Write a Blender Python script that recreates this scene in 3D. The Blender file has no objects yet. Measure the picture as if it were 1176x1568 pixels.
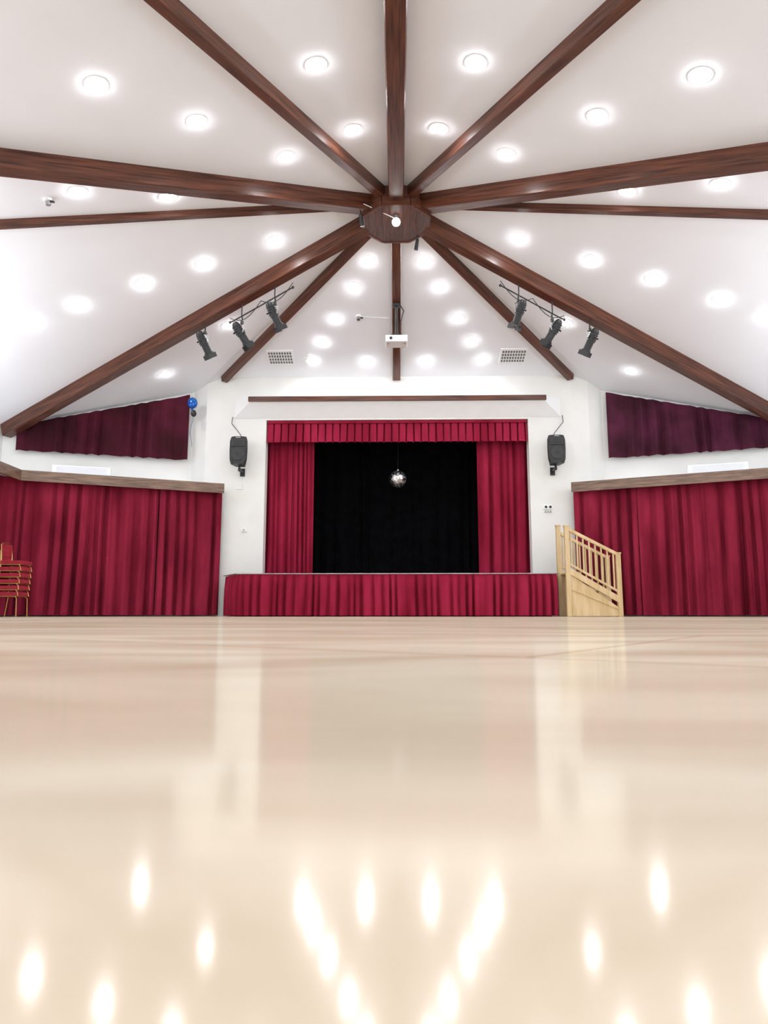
import bpy, math, random
from mathutils import Vector, Matrix
random.seed(7)
C = bpy.context
scene = C.scene
scene.view_settings.view_transform = 'Standard'
scene.view_settings.exposure = 0.15

# ------------------------------------------------------------ materials
def mat(name, c1, c2=None, rough=0.6, metal=0.0, nscale=4.0, stretch=(1,1,1), coord='Object',
        emit=None, estr=0.0, bump=0.0, bscale=None, spec=0.5, coat=0.0, detail=4.0, sheen=0.0, lo=0.35, hi=0.65):
    m = bpy.data.materials.new(name); m.use_nodes = True
    nt = m.node_tree; N = nt.nodes; L = nt.links
    p = N['Principled BSDF']
    p.inputs['Roughness'].default_value = rough
    p.inputs['Metallic'].default_value = metal
    p.inputs['Specular IOR Level'].default_value = spec
    p.inputs['Coat Weight'].default_value = coat
    p.inputs['Sheen Weight'].default_value = sheen
    tc = N.new('ShaderNodeTexCoord'); mp = N.new('ShaderNodeMapping')
    mp.inputs['Scale'].default_value = stretch
    L.new(tc.outputs[coord], mp.inputs['Vector'])
    no = N.new('ShaderNodeTexNoise'); no.inputs['Scale'].default_value = nscale
    no.inputs['Detail'].default_value = detail
    L.new(mp.outputs['Vector'], no.inputs['Vector'])
    r = N.new('ShaderNodeValToRGB')
    r.color_ramp.elements[0].position = lo; r.color_ramp.elements[1].position = hi
    c2 = c2 or tuple(min(1, x*1.08) for x in c1)
    r.color_ramp.elements[0].color = (*c1, 1); r.color_ramp.elements[1].color = (*c2, 1)
    L.new(no.outputs['Fac'], r.inputs['Fac'])
    L.new(r.outputs['Color'], p.inputs['Base Color'])
    if bump:
        b = N.new('ShaderNodeBump'); b.inputs['Strength'].default_value = bump
        b.inputs['Distance'].default_value = 0.01
        if bscale:
            n2 = N.new('ShaderNodeTexNoise'); n2.inputs['Scale'].default_value = bscale
            L.new(mp.outputs['Vector'], n2.inputs['Vector']); L.new(n2.outputs['Fac'], b.inputs['Height'])
        else:
            L.new(no.outputs['Fac'], b.inputs['Height'])
        L.new(b.outputs['Normal'], p.inputs['Normal'])
    if emit:
        p.inputs['Emission Color'].default_value = (*emit, 1)
        p.inputs['Emission Strength'].default_value = estr
    return m

M_beam = mat('dark_stained_timber', (0.028,0.008,0.005), (0.17,0.055,0.028), rough=0.32, nscale=3.0, stretch=(0.5,10,10), bump=0.15, detail=7, lo=0.3, hi=0.7)
M_hub = mat('hub_timber', (0.05,0.013,0.008), (0.14,0.045,0.024), rough=0.45, nscale=3.0, stretch=(14,1,1), detail=6)
M_fascia = mat('fascia_timber', (0.12,0.065,0.042), (0.26,0.16,0.105), rough=0.30, nscale=2.5, stretch=(1,1,12), detail=6)
M_ceil = mat('ceiling_paint', (0.87,0.88,0.925), (0.89,0.90,0.945), rough=0.9, nscale=1.0)
M_wall = mat('wall_paint', (0.83,0.83,0.80), (0.87,0.87,0.84), rough=0.85, nscale=1.5, bump=0.05, bscale=60)
M_trimw = mat('white_gloss_paint', (0.90,0.91,0.92), (0.92,0.93,0.94), rough=0.5)
M_red = mat('crimson_velvet', (0.18,0.010,0.027), (0.31,0.022,0.055), rough=0.9, nscale=2.0, stretch=(1,1,0.3), spec=0.1)
M_red2 = mat('crimson_velvet_stage', (0.23,0.009,0.030), (0.36,0.020,0.058), rough=0.9, nscale=2.0, stretch=(1,1,0.3), spec=0.1)
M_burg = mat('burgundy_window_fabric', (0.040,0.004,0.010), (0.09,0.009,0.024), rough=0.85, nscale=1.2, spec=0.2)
M_burg2 = mat('burgundy_painted_backlight', (0.035,0.004,0.012), (0.09,0.013,0.038), rough=0.75, nscale=1.6, spec=0.2)  # glow of windows behind the curtain put into the colour as purple
M_black = mat('black_drape', (0.003,0.003,0.004), (0.006,0.006,0.008), rough=0.9, spec=0.1)
M_blackp = mat('black_plastic', (0.012,0.012,0.014), (0.02,0.02,0.022), rough=0.45)
M_grille = mat('speaker_grille', (0.02,0.02,0.02), (0.05,0.05,0.05), rough=0.6, nscale=80)
M_pine = mat('pine_wood', (0.64,0.46,0.22), (0.78,0.60,0.35), rough=0.45, nscale=3.0, stretch=(3,3,0.5), detail=5)
M_gold = mat('gold_tube', (0.55,0.36,0.12), (0.65,0.45,0.18), rough=0.3, metal=0.9)
M_chairred = mat('chair_upholstery', (0.32,0.012,0.03), (0.42,0.02,0.04), rough=0.8, nscale=10)
M_mirror = [mat('mirror_tile_%d'%i, c, None, rough=r_, metal=1.0) for i,(c,r_) in enumerate([((0.95,0.95,0.97),.2),((0.9,0.9,0.92),.4),((0.5,0.5,0.52),.15),((0.97,0.97,0.97),.5)])]
M_metal = mat('grey_metal', (0.35,0.35,0.36), (0.45,0.45,0.46), rough=0.35, metal=0.8)
M_lamp = mat('lamp_diffuser', (0.9,0.9,0.9), emit=(0.95,0.97,1.0), estr=88)
M_globe = mat('globe_lamp_glass', (0.9,0.9,0.9), emit=(1.0,0.96,0.9), estr=4)
M_lens = mat('glass_lens', (0.25,0.27,0.3), (0.4,0.42,0.45), rough=0.08, metal=0.6)
M_blue = mat('blue_foil', (0.01,0.06,0.4), (0.03,0.2,0.6), rough=0.2, metal=0.5)
M_vent = mat('vent_dark', (0.12,0.12,0.12), (0.18,0.18,0.18), rough=0.6)
M_stagefloor = mat('stage_floor_board', (0.03,0.025,0.02), (0.06,0.05,0.04), rough=0.5)

# floor
def floor_mat():
    m = bpy.data.materials.new('varnished_dance_floor'); m.use_nodes = True
    nt = m.node_tree; N = nt.nodes; L = nt.links; p = N['Principled BSDF']
    tc = N.new('ShaderNodeTexCoord')
    mp = N.new('ShaderNodeMapping'); mp.inputs['Scale'].default_value = (0.6,2.0,1); mp.inputs['Rotation'].default_value = (0,0,0.3)
    L.new(tc.outputs['Object'], mp.inputs['Vector'])
    n = N.new('ShaderNodeTexNoise'); n.inputs['Scale'].default_value = 1.2; n.inputs['Detail'].default_value = 7
    n.inputs['Distortion'].default_value = 1.2
    L.new(mp.outputs['Vector'], n.inputs['Vector'])
    r = N.new('ShaderNodeValToRGB'); e = r.color_ramp.elements
    e[0].position = 0.33; e[0].color = (0.50,0.395,0.29,1); e[1].position = 0.67; e[1].color = (0.67,0.575,0.46,1)
    L.new(n.outputs['Fac'], r.inputs['Fac'])
    br = N.new('ShaderNodeTexBrick'); br.inputs['Scale'].default_value = 1.0
    br.inputs['Brick Width'].default_value = 2.4; br.inputs['Row Height'].default_value = 1.2
    br.inputs['Mortar Size'].default_value = 0.006
    br.inputs['Color1'].default_value = (1,1,1,1); br.inputs['Color2'].default_value = (0.89,0.88,0.86,1); br.inputs['Mortar'].default_value = (0.74,0.68,0.6,1)
    mp2 = N.new('ShaderNodeMapping'); mp2.inputs['Rotation'].default_value = (0,0,0.6); mp2.inputs['Location'].default_value=(0.4,0.3,0)
    L.new(tc.outputs['Object'], mp2.inputs['Vector']); L.new(mp2.outputs['Vector'], br.inputs['Vector'])
    mx = N.new('ShaderNodeMixRGB'); mx.blend_type = 'MULTIPLY'; mx.inputs['Fac'].default_value = 1
    L.new(r.outputs['Color'], mx.inputs['Color1']); L.new(br.outputs['Color'], mx.inputs['Color2'])
    L.new(mx.outputs['Color'], p.inputs['Base Color'])
    p.inputs['Specular IOR Level'].default_value = 0.0; p.inputs['Roughness'].default_value = 0.8
    g = N.new('ShaderNodeBsdfGlossy'); g.inputs['Color'].default_value = (1,0.98,0.96,1)
    rr = N.new('ShaderNodeMapRange'); rr.inputs['To Min'].default_value = 0.07; rr.inputs['To Max'].default_value = 0.14
    L.new(n.outputs['Fac'], rr.inputs['Value']); L.new(rr.outputs['Result'], g.inputs['Roughness'])
    fr = N.new('ShaderNodeFresnel'); fr.inputs['IOR'].default_value = 1.33
    mn = N.new('ShaderNodeMath'); mn.operation = 'MINIMUM'; mn.inputs[1].default_value = 0.31
    L.new(fr.outputs['Fac'], mn.inputs[0])
    mix = N.new('ShaderNodeMixShader'); L.new(mn.outputs[0], mix.inputs['Fac'])
    L.new(p.outputs['BSDF'], mix.inputs[1]); L.new(g.outputs['BSDF'], mix.inputs[2])
    L.new(mix.outputs[0], N['Material Output'].inputs['Surface'])
    return m
M_floor = floor_mat()

# ------------------------------------------------------------ mesh builder
class MB:
    def __init__(s): s.v=[]; s.f=[]; s.m=[]; s.sm=[]; s.mats=[]
    def mi(s, mt):
        if mt not in s.mats: s.mats.append(mt)
        return s.mats.index(mt)
    def add(s, vs, fs, mt, smooth=False):
        o=len(s.v); s.v += [tuple(v) for v in vs]; k=s.mi(mt)
        for f in fs: s.f.append(tuple(o+i for i in f)); s.m.append(k); s.sm.append(smooth)
    def box(s, c, size, mt, rot=None):
        hx,hy,hz=[a/2 for a in size]; R = rot or Matrix.Identity(3); c=Vector(c)
        b = min(hx,hy,hz)*0.12
        vs=[]; idx={}
        for sx in (-1,1):
            for sy in (-1,1):
                for sz in (-1,1):
                    for a in range(3):
                        q=[sx*(hx-b),sy*(hy-b),sz*(hz-b)]; q[a]=(sx*hx,sy*hy,sz*hz)[a]
                        idx[(sx,sy,sz,a)]=len(vs); vs.append(c+R@Vector(q))
        fs=[]
        for a in range(3):
            o=[i for i in range(3) if i!=a]
            for sg in (-1,1):
                quad=[]
                for (p,q) in ((-1,-1),(1,-1),(1,1),(-1,1)):
                    k=[0,0,0]; k[a]=sg; k[o[0]]=p; k[o[1]]=q; quad.append(idx[(*k,a)])
                fs.append(quad)
        for a in range(3):
            o=[i for i in range(3) if i!=a]
            for p in (-1,1):
                for q in (-1,1):
                    k0=[0]*3;k1=[0]*3;k0[a]=-1;k1[a]=1
                    for k in (k0,k1): k[o[0]]=p;k[o[1]]=q
                    fs.append([idx[(*k0,o[0])],idx[(*k1,o[0])],idx[(*k1,o[1])],idx[(*k0,o[1])]])
        for sx in (-1,1):
            for sy in (-1,1):
                for sz in (-1,1): fs.append([idx[(sx,sy,sz,a)] for a in range(3)])
        s.add(vs,fs,mt)
    def cyl(s, p0, p1, r0, mt, r1=None, n=16, cap=True, smooth=True):
        p0=Vector(p0);p1=Vector(p1); r1=r0 if r1 is None else r1
        d=(p1-p0).normalized(); a=d.orthogonal().normalized(); b=d.cross(a)
        vs=[]
        for p,r in ((p0,r0),(p1,r1)):
            for i in range(n):
                t=2*math.pi*i/n; vs.append(p+a*r*math.cos(t)+b*r*math.sin(t))
        s.add(vs,[(i,(i+1)%n,n+(i+1)%n,n+i) for i in range(n)],mt,smooth)
        if cap:
            s.add(vs[:n],[tuple(range(n))],mt); s.add(vs[n:],[tuple(range(n))],mt)
    def tube(s, pts, r, mt, n=8):
        for a,b in zip(pts[:-1],pts[1:]): s.cyl(a,b,r,mt,n=n)
    def prism(s, poly, z0, z1, mt):
        n=len(poly); z0s=z0 if isinstance(z0,(list,tuple)) else [z0]*n; z1s=z1 if isinstance(z1,(list,tuple)) else [z1]*n
        vs=[(p[0],p[1],z) for p,z in zip(poly,z0s)]+[(p[0],p[1],z) for p,z in zip(poly,z1s)]
        s.add(vs,[tuple(range(n)),tuple(range(n,2*n))]+[(i,(i+1)%n,n+(i+1)%n,n+i) for i in range(n)],mt)
    def sphere(s, c, r, mt, nu=24, nv=14, sc=(1,1,1), smooth=True, mats=None):
        c=Vector(c); vs=[]
        for j in range(nv+1):
            ph=math.pi*j/nv
            for i in range(nu):
                t=2*math.pi*i/nu
                vs.append(c+Vector((r*sc[0]*math.sin(ph)*math.cos(t),r*sc[1]*math.sin(ph)*math.sin(t),r*sc[2]*math.cos(ph))))
        if mats:
            for j in range(nv):
                for i in range(nu):
                    f=(j*nu+i,j*nu+(i+1)%nu,(j+1)*nu+(i+1)%nu,(j+1)*nu+i)
                    s.add([vs[k] for k in f],[(0,1,2,3)],random.choice(mats),smooth)
        else:
            s.add(vs,[(j*nu+i,j*nu+(i+1)%nu,(j+1)*nu+(i+1)%nu,(j+1)*nu+i) for j in range(nv) for i in range(nu)],mt,smooth)
    def make(s, name, matrix=None):
        me=bpy.data.meshes.new(name); me.from_pydata(s.v,[],s.f)
        for mt in s.mats: me.materials.append(mt)
        me.polygons.foreach_set('material_index',s.m); me.polygons.foreach_set('use_smooth',s.sm)
        me.update()
        ob=bpy.data.objects.new(name,me); C.collection.objects.link(ob)
        if matrix: ob.matrix_world=matrix
        return ob

# ------------------------------------------------------------ hall geometry
HUB=Vector((0,12.15,7.95))
EX,EY,EZ=9.61,16.03,4.59
right=[(4.5,17.0,6.15),(4.95,17.12,6.03),(5.35,17.35,5.87),(EX,EY,EZ),(10.63,9.3,5.63),(10.6,5.53,5.18),(5.7,-0.1,5.63)]
ring=[(0,17.0,6.15)]+right+[(0,-1.85,6.12)]+[(-x,y,z) for x,y,z in reversed(right)]

m=MB(); n=len(ring)
vs=[tuple(HUB)]+ring
top=[(x,y,z+0.15) for x,y,z in vs]
m.add(vs,[(0,1+i,1+(i+1)%n) for i in range(n)],M_ceil)
m.add(top,[(0,1+i,1+(i+1)%n) for i in range(n)],M_ceil)
m.make('ceiling')

def ceil_z(x,y):
    p=Vector((x,y))
    for i in range(n):
        a=Vector(ring[i][:2]);b=Vector(ring[(i+1)%n][:2]);h=Vector((0,12.15))
        d=(a-h).x*(b-h).y-(a-h).y*(b-h).x
        if abs(d)<1e-9: continue
        q=p-h
        u=(q.x*(b-h).y-q.y*(b-h).x)/d; v=((a-h).x*q.y-(a-h).y*q.x)/d
        if u>=-1e-6 and v>=-1e-6 and u+v<=1.001:
            N_=(Vector(ring[i])-HUB).cross(Vector(ring[(i+1)%n])-HUB).normalized()
            if N_.z>0: N_=-N_
            return HUB.z+u*(ring[i][2]-HUB.z)+v*(ring[(i+1)%n][2]-HUB.z), N_
    return 6.0, Vector((0,0,-1))

m=MB(); m.prism([(-12,-3),(12,-3),(12,17.6),(-12,17.6)],-0.1,0.0,M_floor); m.make('floor')

m=MB()
for s in (-1,1):
    m.prism([(s*3.36,17.0),(s*4.5,17.0),(s*4.5,17.3),(s*3.36,17.3)],0,6.2,M_wall)
m.prism([(-3.36,17.0),(3.36,17.0),(3.36,17.3),(-3.36,17.3)],5.0,6.2,M_wall)
m.make('wall_front')
for s,nm in ((-1,'wall_left'),(1,'wall_right')):
    m=MB()
    for a,b in zip(right[:-1],right[1:]):
        d=Vector((b[0]-a[0],b[1]-a[1])).normalized(); o=Vector((-d.y,d.x))*0.2
        poly=[(s*a[0],a[1]),(s*b[0],b[1]),(s*(b[0]+o.x),b[1]+o.y),(s*(a[0]+o.x),a[1]+o.y)]
        m.prism(poly,0,[a[2]+.03,b[2]+.03,b[2]+.03,a[2]+.03],M_wall)
    m.make(nm)

# ------------------------------------------------------------ beams
def beam(end, w, d, start_off=0.6, name='roof_beam'):
    a=Vector((HUB.x,HUB.y,HUB.z)); b=Vector(end)
    dirv=(b-a).normalized(); a2=a+dirv*start_off
    L_=(b-a2).length
    X=dirv; Y=Vector((0,0,1)).cross(X).normalized(); Z=X.cross(Y)
    mat4=Matrix((( X.x,Y.x,Z.x,a2.x),(X.y,Y.y,Z.y,a2.y),(X.z,Y.z,Z.z,a2.z),(0,0,0,1)))
    m=MB(); m.box((L_/2,0,-d/2+0.04),(L_,w,d+0.08),M_beam)
    return m.make(name,mat4)
beam((0,16.98,6.15),0.2,0.15)
for s in (-1,1):
    beam((s*4.5,16.98,6.15),0.17,0.15)
    beam((s*(EX-.03),EY-.02,EZ+.01),0.25,0.30)
    beam((s*10.6,9.3,5.64),0.13,0.12)
    beam((s*10.55,5.56,5.2),0.24,0.30)
    beam((s*5.7,0.0,5.64),0.16,0.20)
beam((0,-1.8,6.12),0.27,0.33)
# hub
m=MB(); R=0.68
octo=[(R*math.cos(math.pi/8+k*math.pi/4),12.15+R*math.sin(math.pi/8+k*math.pi/4)) for k in range(8)]
m.prism(octo,7.45,7.97,M_hub)
for k in range(-4,5):
    x=k*0.13; hy=min(R*0.92, R*1.3-abs(x))*0.97
    m.box((x,12.15,7.448),(0.008,2*hy,0.006),M_blackp)
for k in range(8):
    a=Vector((*octo[k],0));b=Vector((*octo[(k+1)%8],0)); mid=(a+b)/2; ang=math.atan2((b-a).y,(b-a).x)
    m.box((mid.x,mid.y,7.55),((b-a).length,0.05,0.22),M_beam,Matrix.Rotation(ang,3,'Z'))
m.make('roof_hub')
m=MB(); m.cyl((0,11.85,7.445),(0,11.85,7.38),0.05,M_metal); m.sphere((0,11.85,7.32),0.08,M_globe)
m.cyl((-0.03,11.85,7.40),(-0.60,11.62,7.55),0.008,M_trimw,n=6)
m.make('globe_lamp')
for s,yy in ((-1,11.7),(1,12.55)):
    m=MB(); x=s*(0.66 if s<0 else 0.42)
    m.cyl((x,yy,7.52 if s<0 else 7.45),(x,yy,7.36),0.012,M_blackp,n=8)
    m.cyl((x,yy,7.38),(x-s*0.03,yy+0.05,7.18),0.03,M_blackp,r1=0.04,n=12)
    m.make('hanging_microphone')

# ------------------------------------------------------------ downlights
half=[(0.73,16.45),(2.15,16.4),(1.82,15.79),(1.42,15.07),(0.95,14.18),(0.59,13.51),(5.66,15.93),(3.82,14.65),
 (2.37,12.37),(3.78,12.48),(5.0,12.58),(6.32,12.7),(7.33,12.83),(5.08,9.93),(3.86,10.56),
 (1.78,10.06),(2.86,8.81),(3.83,7.75),(1.06,8.08),(0.67,9.65),(4.8,6.5),(1.45,6.3),(1.9,4.2),(6.3,9.3)]
half += [(5.8,5.2),(2.3,2.2),(8.6,12.9),(7.6,8.6)]
m=MB()
for (x,y) in half:
    for s in (-1,1):
        z,N_=ceil_z(s*x,y); p=Vector((s*x,y,z))
        m.cyl(p+N_*-0.02,p+N_*0.008,0.15,M_trimw,n=24)
        m.cyl(p+N_*0.008,p+N_*0.028,0.115,M_lamp,r1=0.10,n=14)
m.make('recessed_ceiling_lights')

def on_ceiling(x,y):
    z,N_=ceil_z(x,y); p=Vector((x,y,z)); X=Vector((1,0,0)); X=(X-N_*X.dot(N_)).normalized(); Y=(N_*-1).cross(X)
    R_=Matrix(((X.x,Y.x,-N_.x),(X.y,Y.y,-N_.y),(X.z,Y.z,-N_.z)))
    return p,N_,R_
for s in (-1,1):
    p,N_,R_=on_ceiling(s*2.9,16.28)
    m=MB(); m.box(p+N_*0.01,(0.66,0.52,0.03),M_trimw,R_)
    for i in range(9):
        for j in range(4):
            q=R_@Vector(((i-4)*0.066,(j-1.5)*0.11,0)); m.box(p+q+N_*0.027,(0.042,0.07,0.01),M_vent,R_)
    m.make('air_vent')
p,N_,R_=on_ceiling(-2.26,16.4)
m=MB(); m.cyl(p,p+N_*0.02,0.13,M_trimw,n=28); m.cyl(p+N_*0.02,p+N_*0.024,0.1,M_ceil,n=28); m.make('ceiling_speaker')
for x,y in ((-0.88,15.0),(-5.6,10.0)):
    p,N_,R_=on_ceiling(x,y)
    m=MB(); m.cyl(p,p+N_*0.04,0.07,M_trimw,n=20); m.cyl(p+N_*0.04,p+N_*0.1,0.04,M_metal,n=16); m.cyl(p+N_*0.02,p+N_*0.05+Vector((0.1,0,0)),0.02,M_blackp,n=8)
    m.make('smoke_detector')
p,N_,R_=on_ceiling(-0.80,15.0); q,N2,_=on_ceiling(-0.12,15.05)
m=MB(); m.cyl(p+N_*0.015,q+N2*0.015,0.01,M_trimw,n=6); m.make('ceiling_conduit')

# ------------------------------------------------------------ curtains
def curtain(path, z0, z1, mt, lam=0.26, amp=0.055, seed=0, rows=16, top_pinch=0.5):
    pts=[Vector((p[0],p[1])) for p in path]
    seg=[(b-a).length for a,b in zip(pts[:-1],pts[1:])]; T=sum(seg)
    nc=max(8,int(T/(lam/20)))
    rnd=random.Random(seed); p1,p2,p3=[rnd.uniform(0,6.28) for _ in range(3)]
    V=[];F=[]
    for i in range(nc+1):
        s_=T*i/nc; t=s_; k=0
        while k<len(seg)-1 and t>seg[k]: t-=seg[k]; k+=1
        d=(pts[k+1]-pts[k]).normalized(); pos=pts[k]+d*t; nrm=Vector((-d.y,d.x))
        if nrm.y>0: nrm=-nrm          # folds bulge into the hall
        u=s_/T
        zz1=z1[0]+(z1[1]-z1[0])*u if isinstance(z1,tuple) else z1
        zz0=z0[0]+(z0[1]-z0[0])*u if isinstance(z0,tuple) else z0
        for j in range(rows+1):
            h=j/rows; z=zz0+(zz1-zz0)*h
            drift=0.6*math.sin(h*2.0+p2+s_*1.3)*(1-h)
            ph=2*math.pi*s_/lam+1.5*math.sin(2*math.pi*s_/(lam*4.3)+p1)+0.7*math.sin(2*math.pi*s_/(lam*2.3)+p3)+drift
            a=amp*(0.72+0.28*math.sin(2*math.pi*s_/(lam*3.1)+p3))*(top_pinch+(1-top_pinch)*min(1,(1-h)*3))
            f=2*abs(math.sin(ph/2))**0.75-1.0     # rounded crests, sharp deep valleys
            f+=0.15*math.sin(2*ph+p3+h)
            o=nrm*(a*f)
            V.append((pos.x+o.x,pos.y+o.y,z))
    for i in range(nc):
        for j in range(rows):
            a=i*(rows+1)+j; F.append((a,a+rows+1,a+rows+2,a+1))
    m=MB(); m.add(V,F,mt,True); return m

tn=1
for s in (-1,1):
    segs=[((4.38,16.80),(5.75,16.22)),((5.75,16.22),(7.1,15.66)),((7.1,15.66),(8.42,15.12))]
    for i,(a,b) in enumerate(segs):
        m=curtain([(s*a[0],a[1]),(s*b[0],b[1])],0.03,3.08,M_red,lam=0.27+0.02*i,amp=0.14,seed=i*3+s)
        m.make('pleated_curtain')
    a=Vector((4.28,16.58));b=Vector((8.42,14.86)); d=(b-a).normalized(); o=Vector((-d.y,d.x))
    if o.y<0:o=-o
    m=MB()
    m.prism([(s*a.x,a.y),(s*b.x,b.y),(s*(b.x+o.x*.04),b.y+o.y*.04),(s*(a.x+o.x*.04),a.y+o.y*.04)],3.02,3.26,M_fascia)
    m.make('trim_or_ledge_%d'%tn); tn+=1
    m=MB()
    a3=a+o*0.045;b3=b+o*0.045
    m.prism([(s*a3.x,a3.y),(s*b3.x,b3.y),(s*9.5,15.95),(s*5.4,17.3),(s*4.55,16.99)],3.12,3.24,M_trimw)
    m.make('trim_or_ledge_%d'%tn); tn+=1  # white bulkhead ledge behind the fascia board
    m=MB(); m.prism([(s*8.42,14.86),(s*8.15,5.6),(s*8.2,5.6),(s*8.47,14.86)],3.02,3.26,M_fascia)
    m.make('trim_or_ledge_%d'%tn); tn+=1
    m=MB(); m.prism([(s*8.48,14.9),(s*8.21,5.6),(s*10.58,5.6),(s*10.6,9.35),(s*9.52,15.9)],3.12,3.24,M_trimw); m.make('trim_or_ledge_%d'%tn); tn+=1  # bulkhead ledge along the side wall
    m=curtain([(s*8.44,15.16),(s*9.3,14.3),(s*9.9,11.5)],0.03,3.1,M_red,lam=0.26,amp=0.07,seed=21+s); m.make('pleated_curtain')
for s in (-1,1):
    a=Vector((5.42,17.17));b=Vector((9.25,15.98))
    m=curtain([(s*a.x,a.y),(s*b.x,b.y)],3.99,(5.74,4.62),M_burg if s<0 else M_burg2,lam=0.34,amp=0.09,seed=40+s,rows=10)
    m.make('window_curtain')
    m=MB(); ang=math.atan2(s*(b.y-a.y),(b.x-a.x))
    m.box((s*7.55,15.92,3.45),(1.3,0.25,0.2),M_trimw,Matrix.Rotation(ang,3,'Z'))
    for k in range(5): m.box((s*7.55+s*-0.04,15.795,3.39+0.03*k),(1.1,0.012,0.008),M_ceil,Matrix.Rotation(ang,3,'Z'))
    m.box((s*7.55,15.95,3.30),(1.0,0.15,0.10),M_trimw,Matrix.Rotation(ang,3,'Z'))
    m.make('panel_heater')

# ------------------------------------------------------------ stage
m=MB()
m.prism([(-4.2,16.98),(-3.66,16.03),(3.69,16.03),(3.74,16.98)],0.93,1.0,M_stagefloor)
m.prism([(-4.1,16.98),(-3.6,16.15),(3.6,16.15),(3.62,16.98)],0.0,0.93,M_black)
m.prism([(-3.34,16.98),(3.34,16.98),(3.34,21.1),(-3.34,21.1)],0.0,1.0,M_stagefloor)
m.make('stage_platform')
m=curtain([(-4.24,16.9),(-3.69,15.96),(3.70,15.96)],0.02,0.975,M_red2,lam=0.20,amp=0.10,seed=5,rows=8,top_pinch=0.35)
m.make('stage_skirt')
m=MB(); pts=[(-4.29,16.84,0.985),(-3.75,15.90,0.985),(3.75,15.90,0.985)]
m.tube([Vector(p) for p in pts],0.013,M_metal); m.make('skirt_rail')
m=MB(); m.prism([(-5,21.2),(5,21.2),(5,21.3),(-5,21.3)],0,6.2,M_black); m.make('wall_stage_back')
for s,nm in ((-1,'wall_stage_left'),(1,'wall_stage_right')):
    m=MB(); m.prism([(s*4.4,17.32),(s*4.5,17.32),(s*4.5,21.2),(s*4.4,21.2)],0,6.2,M_black); m.make(nm)
m=MB(); m.prism([(-4.5,17.32),(4.5,17.32),(4.5,21.3),(-4.5,21.3)],6.2,6.3,M_black); m.make('ceiling_stage')
m=curtain([(-3.3,20.4),(3.3,20.4)],1.01,6.1,M_black,lam=0.35,amp=0.07,seed=9); m.make('black_backdrop_curtain')
for s in (-1,1):
    m=curtain([(s*3.3,18.6),(s*2.75,18.7)],1.01,6.1,M_black,lam=0.25,amp=0.05,seed=10); m.make('black_wing_curtain')
m=curtain([(-3.62,17.5),(-2.72,17.45)],1.02,5.0,M_red2,lam=0.19,amp=0.09,seed=11); m.make('stage_curtain')
m=curtain([(-2.72,17.42),(-2.17,17.5)],1.02,5.0,M_red2,lam=0.13,amp=0.065,seed=12); m.make('stage_curtain')
m=curtain([(3.62,17.5),(2.09,17.5)],1.02,5.0,M_red2,lam=0.24,amp=0.10,seed=13); m.make('stage_curtain')
V=[];m=MB();x=-3.34
pathv=[]
while x<3.34:
    pathv += [(x,17.08),(x+0.15,17.08),(x+0.14,17.18),(x+0.19,17.18)]; x+=0.19
pathv=[p for p in pathv if p[0]<=3.34]+[(3.34,17.08)]
for p in pathv:
    fl=random.uniform(-0.012,0.012)
    V += [(p[0],p[1]+0.02,5.0),(p[0],p[1],4.9),(p[0]+fl*0.3,p[1]-0.01,4.65),(p[0]+fl,p[1]-0.03,4.43+random.uniform(-.006,.006))]
m.add(V,[(4*i+j,4*i+4+j,4*i+5+j,4*i+1+j) for i in range(len(pathv)-1) for j in range(3)],M_red2)
m.box((0,17.06,4.96),(6.66,0.03,0.07),M_red2)
m.make('stage_valance')

m=MB()
poly=[(-4.2,16.99),(-3.74,16.72),(3.74,16.72),(4.2,16.99)]
m.prism(poly,[5.05,5.40,5.40,5.05],[5.52,5.52,5.52,5.52],M_trimw)
m.make('proscenium_header')
m=MB(); m.box((0,16.68,5.46),(7.54,0.07,0.125),M_beam); m.make('trim_or_ledge_%d'%tn)
for s in (-1,1):
    m=MB()
    m.tube([Vector((s*4.23,16.97,5.08)),Vector((s*4.24,16.95,4.9)),Vector((s*4.0,16.93,4.6)),Vector((s*3.95,16.93,4.45))],0.009,M_blackp,n=6)
    m.make('speaker_cable')

# disco ball
m=MB(); bc=Vector((0.03,17.9,3.62))
m.sphere(bc,0.225,None,nu=30,nv=18,smooth=False,mats=M_mirror)
m.cyl(bc+Vector((0,0,0.2)),bc+Vector((0,0,0.26)),0.03,M_metal,n=12)
m.cyl(bc+Vector((0,0,0.26)),(0.03,17.9,6.2),0.004,M_blackp,n=6)
m.make('disco_ball')

# projector
m=MB(); pc=Vector((0,14.45,6.05)); zb=ceil_z(0,14.45)[0]-0.15
m.box(pc,(0.48,0.38,0.15),M_trimw)
m.cyl(pc+Vector((0.14,0.19,0)),pc+Vector((0.14,0.25,0)),0.055,M_blackp,n=20)
m.cyl(pc+Vector((-0.12,-0.19,0)),pc+Vector((-0.12,-0.21,0)),0.03,M_blackp,n=16)
m.box(pc+Vector((0,0,0.11)),(0.24,0.2,0.04),M_blackp)
m.cyl(pc+Vector((0,0,0.1)),(0,14.45,zb),0.035,M_blackp,n=16)
m.box((0,14.45,zb-0.05),(0.16,0.16,0.06),M_blackp)
m.tube([Vector((0.07,14.45,zb-.02)),Vector((0.16,14.4,zb-0.2)),Vector((0.10,14.4,zb-0.45)),Vector((0.1,14.4,6.12))],0.012,M_blackp,n=6)
for dx in (-0.18,0.18): m.box(pc+Vector((dx,-0.1,-0.085)),(0.04,0.04,0.02),M_metal)
m.make('ceiling_projector')

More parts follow.
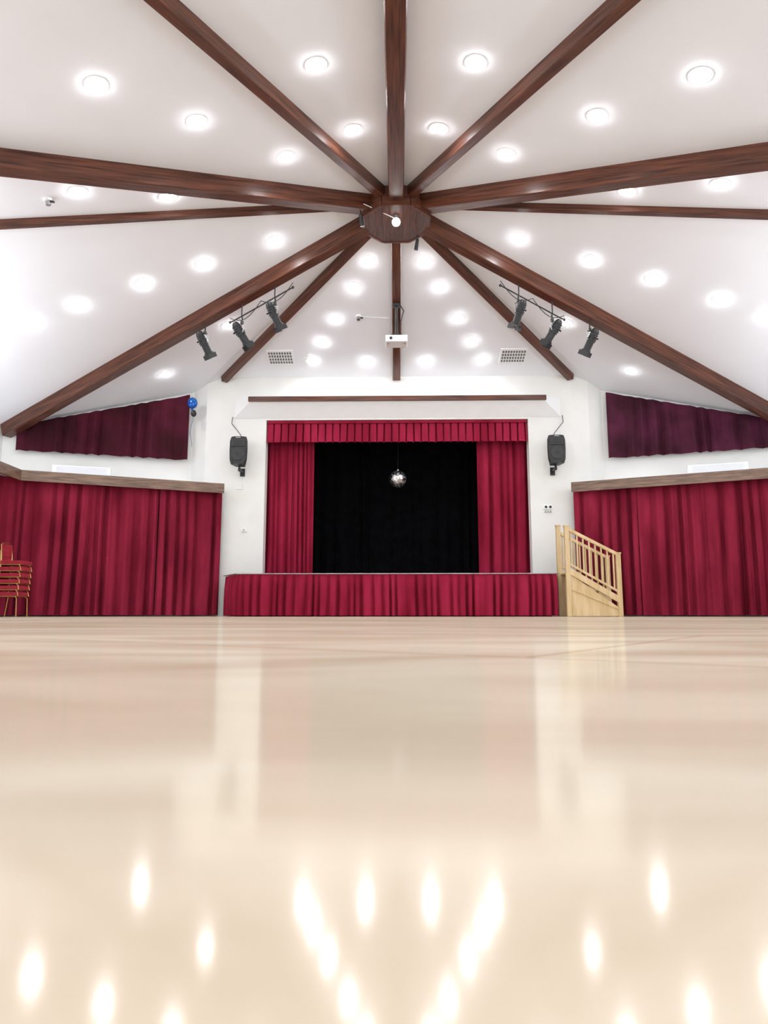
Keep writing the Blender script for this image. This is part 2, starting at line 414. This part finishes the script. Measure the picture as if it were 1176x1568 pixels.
# stage spotlights
def spot(pos, aim, attach, name='stage_spotlight'):
    m=MB(); p=Vector(pos); d=Vector(aim).normalized(); side=d.cross(Vector((0,0,1))).normalized(); up=side.cross(d)
    back=p-d*0.24
    m.cyl(back,p,0.08,M_blackp,r1=0.095,n=20)
    m.cyl(back-d*0.05,back,0.055,M_blackp,r1=0.08,n=20)
    m.cyl(p,p+d*0.18,0.078,M_blackp,n=20)
    m.cyl(p+d*0.18,p+d*0.22,0.10,M_blackp,n=20)
    m.cyl(p+d*0.215,p+d*0.226,0.08,M_lens,n=20)
    for k in range(4): m.cyl(back+d*(0.03+k*0.05),back+d*(0.045+k*0.05),0.095+0.004*k,M_blackp,n=20)
    Rm=Matrix(((side.x,up.x,d.x),(side.y,up.y,d.y),(side.z,up.z,d.z)))
    for sx in (-1,1):
        m.box(p+d*0.26+side*sx*0.11,(0.012,0.18,0.10),M_blackp,Rm)
        m.box(p+side*sx*0.03-up*0.11-d*0.1,(0.02,0.05,0.03),M_blackp,Rm)
    a=Vector(attach)
    top=p+Vector((0,0,0.27))
    for sx in (-1,1): m.tube([p+side*sx*0.118-d*0.03,p+side*sx*0.118+Vector((0,0,0.2)),top],0.012,M_metal,n=8)
    m.cyl(p-side*0.12-d*0.03,p+side*0.12-d*0.03,0.015,M_metal,n=8)
    m.cyl(top,a,0.016,M_blackp,n=8)
    m.box(top,(0.06,0.06,0.06),M_blackp)
    return m.make(name)
def bcen(t,s):
    return Vector((s*9.24*t,12.15+3.73*t,7.95-3.23*t-0.31))
for s in (-1,1):
    p0=Vector((s*2.1,13.0,6.62)); p1=Vector((s*3.5,13.56,6.12))
    def onbar(x): return p0+(p1-p0)*((x-p0.x)/(p1.x-p0.x))
    spot((s*2.48,13.13,6.06),(-s*0.28 if s>0 else 0.42,0.35,-0.85),onbar(s*2.48)-Vector((0,0,.02)))
    spot((s*3.22,13.45,5.80),(-s*0.5,0.3,-0.8),onbar(s*3.22)-Vector((0,0,.02)))
    b_=bcen(0.443,s); spot((s*4.09,13.8,5.74),(-s*0.35,0.4,-0.8),b_)
    m=MB()
    m.cyl(p0,p1,0.014,M_blackp,n=10)
    for t in (0.27,0.35):
        q=bcen(t,s); m.cyl(q,onbar(q.x),0.013,M_blackp,n=8)
    m.sphere(p0,0.03,M_blackp,nu=10,nv=8); m.sphere(p1,0.03,M_blackp,nu=10,nv=8)
    pts=[]
    for k in range(17):
        u=k/16; q=p0+(p1-p0)*u; pts.append(q+Vector((0,0,0.10-0.20*abs(math.sin(u*math.pi*2)))))
    m.tube(pts,0.008,M_blackp,n=6)
    m.make('lighting_bar')

# ------------------------------------------------------------ PA speakers
for s in (-1,1):
    m=MB(); cx=s*3.93; cy=16.60; z0,z1=3.72,4.42
    prof=[(0.18,z0),(0.215,z0+0.12),(0.225,z0+0.35),(0.22,z1-0.1),(0.19,z1)]
    V=[]
    for hw,z in prof:
        b=hw*0.62
        for (x,y) in ((-hw+.03,-.17),(-hw*0.5,-.2),(hw*0.5,-.2),(hw-.03,-.17),(hw,-.13),(b,.17),(-b,.17),(-hw,-.13)):
            V.append((cx+x,cy+y,z))
    k=8; F=[(j*k+i,j*k+(i+1)%k,(j+1)*k+(i+1)%k,(j+1)*k+i) for j in range(len(prof)-1) for i in range(k)]
    F+=[tuple(range(k)),tuple(range(len(V)-k,len(V)))]
    m.add(V,F,M_blackp)
    m.cyl((cx,cy-.195,z0+.25),(cx,cy-.22,z0+.25),.16,M_grille,n=28)
    m.cyl((cx,cy-.215,z0+.25),(cx,cy-.225,z0+.25),.05,M_blackp,n=20)
    m.box((cx,cy-.205,z1-.16),(0.32,0.03,0.18),M_grille)
    m.box((cx,cy-.215,z1-.16),(0.2,0.03,0.1),M_blackp)
    m.box((cx,cy-.205,z1-.03),(0.12,0.02,0.02),M_metal)
    m.cyl((cx,cy+0.02,z0+.01),(cx,cy+0.02,z0-.14),.03,M_blackp)
    m.box((cx,cy+0.18,z0-.1),(0.06,0.36,0.05),M_blackp)
    m.box((cx,16.975,z0-.1),(0.12,0.03,0.2),M_blackp)
    m.make('pa_speaker')

m=MB(); m.box((3.78,16.98,2.70),(0.24,0.03,0.1),M_trimw)
for dx in (-0.05,0.06): m.cyl((3.78+dx,16.966,2.71),(3.78+dx,16.95,2.71),0.032,M_blackp,n=16)
m.box((3.78,16.98,2.60),(0.2,0.02,0.04),M_trimw)
for dx in (-.06,0,.06): m.box((3.78+dx,16.968,2.60),(0.03,0.01,0.02),M_blackp)
m.make('power_socket')
m=MB(); m.box((-3.85,16.98,2.15),(0.12,0.03,0.09),M_trimw); m.cyl((-3.85,16.965,2.15),(-3.85,16.945,2.15),0.02,M_metal,n=12); m.make('light_switch')
m=MB()
m.tube([Vector((-3.9,16.98,3.5)),Vector((-3.9,16.98,3.2)),Vector((-4.1,16.98,3.2))],0.009,M_trimw,n=6); m.make('cable_conduit')

# balloon
m=MB(); c=Vector((-5.25,16.85,5.42)); m.sphere(c,0.13,M_blue,sc=(1,0.7,1.15)); m.cyl(c-Vector((0,0,0.145)),c-Vector((0,0,0.19)),0.02,M_blue,r1=0.035,n=10)
m.tube([c+Vector((0.03*math.sin(k),0.01,-0.19-0.12*k)) for k in range(9)],0.005,M_blue,n=5)
m.sphere(c+Vector((0.05,-0.02,-0.28)),0.07,M_blackp,sc=(1,1,1.3)); m.make('foil_balloon')

# ------------------------------------------------------------ stairs
m=MB(); YN,YF=15.42,16.22; X0,X1=3.82,4.96
def rbox(p0,p1,w,h,mt):
    p0=Vector(p0);p1=Vector(p1);d=(p1-p0);L_=d.length;d.normalize();Y=Vector((0,0,1)).cross(d).normalized();Z=d.cross(Y)
    m.box((p0+p1)/2,(L_,w,h),mt,Matrix(((d.x,Y.x,Z.x),(d.y,Y.y,Z.y),(d.z,Y.z,Z.z))))
for i in range(5):
    x=X0+0.03+i*0.225; z=1.0-i*0.2
    m.box((x+0.11,(YN+YF)/2,z-0.02),(0.25,YF-YN-0.04,0.035),M_pine)
    m.box((x+0.215,(YN+YF)/2,z-0.11),(0.02,YF-YN-0.06,0.18),M_pine)
for Y in (YN,YF):
    m.prism([(X0,Y-0.012),(X1+0.03,Y-0.012),(X1+0.03,Y+0.012),(X0,Y+0.012)],0.01,[0.98,0.16,0.16,0.98],M_pine)
    rbox((X0,Y-0.02,1.04),(X1,Y-0.02,0.36),0.05,0.13,M_pine)
    rbox((X0+0.04,Y-0.02,0.62),(X1-0.02,Y-0.02,0.16),0.03,0.03,M_pine)
    rbox((X0,Y,1.98),(X1+0.03,Y,1.36),0.08,0.07,M_pine)
    rbox((X0,Y,1.20),(X1,Y,0.54),0.05,0.05,M_pine)
    for k in range(8):
        u=(k+0.8)/8.6; x=X0+(X1-X0)*u
        m.box((x,Y,(1.20-0.66*u+1.97-0.6*u)/2),(0.032,0.032,0.77+0.06*u),M_pine)
    m.box((X1,Y,0.70),(0.10,0.10,1.40),M_pine); m.box((X1,Y,1.41),(0.12,0.12,0.03),M_pine)
    zt=2.13 if Y==YF else 2.02
    m.box((X0+0.01,Y,zt/2),(0.10,0.10,zt),M_pine); m.box((X0+0.01,Y,zt+0.01),(0.12,0.12,0.03),M_pine)
m.make('wooden_stairs')

# ------------------------------------------------------------ stacked chairs (fronts face +X)
m=MB(); bx,by=-8.0,14.15
for i in range(6):
    dz=i*0.13; dx=i*0.006
    def P(x,y,z): return Vector((bx+y*-1+dx,by+x,z+dz))
    m.box(P(0,0,0.465),(0.43,0.44,0.075),M_chairred)
    m.box(P(0,0,0.42),(0.42,0.42,0.014),M_gold)
    for sx in (-1,1):
        m.tube([P(sx*.21,-.22,0.0 if i==0 else .29),P(sx*.205,-.20,.38),P(sx*.20,-.15,.42)],0.011,M_gold)
        m.tube([P(sx*.21,.26,0.0 if i==0 else .29),P(sx*.2,.2,.45),P(sx*.19,.24,.84)],0.012,M_gold)
    bk=Matrix.Rotation(math.pi/2,3,'Z')
    m.box(P(0,.235,.72),(0.36,0.045,0.26),M_chairred,bk)
    m.tube([P(-.19,.24,.84),P(-.12,.245,.875),P(.12,.245,.875),P(.19,.24,.84)],0.012,M_gold)
m.make('stacked_chairs')

# ------------------------------------------------------------ added fill lights above the side ledges, aimed up to brighten the ceiling
def fill_uplight(name, x, y, z, rz, lx, ly, power):
    l=bpy.data.lights.new(name,'AREA'); l.shape='RECTANGLE'; l.size=lx; l.size_y=ly; l.energy=power; l.color=(0.92,0.95,1.0)
    o=bpy.data.objects.new(name,l); C.collection.objects.link(o); o.location=(x,y,z); o.rotation_euler=(math.pi,0,rz)
for s in (-1,1):
    fill_uplight('ceiling_fill', s*9.3, 9.0, 3.30, 0, 0.4, 6.6, 190)

# ------------------------------------------------------------ world + camera
w=bpy.data.worlds.new('World'); scene.world=w; w.use_nodes=True
w.node_tree.nodes['Background'].inputs[0].default_value=(0.90,0.95,1.0,1)
w.node_tree.nodes['Background'].inputs[1].default_value=2.6

cam=bpy.data.cameras.new('Camera'); co=bpy.data.objects.new('Camera',cam); C.collection.objects.link(co)
co.location=(0,0,0.06); co.rotation_euler=(math.radians(90+8.49),0,math.radians(1.1))
cam.sensor_fit='VERTICAL'; cam.sensor_height=36; cam.lens=24; cam.clip_start=0.01; cam.clip_end=200
cam.dof.use_dof=True; cam.dof.focus_distance=14; cam.dof.aperture_fstop=7
scene.camera=co
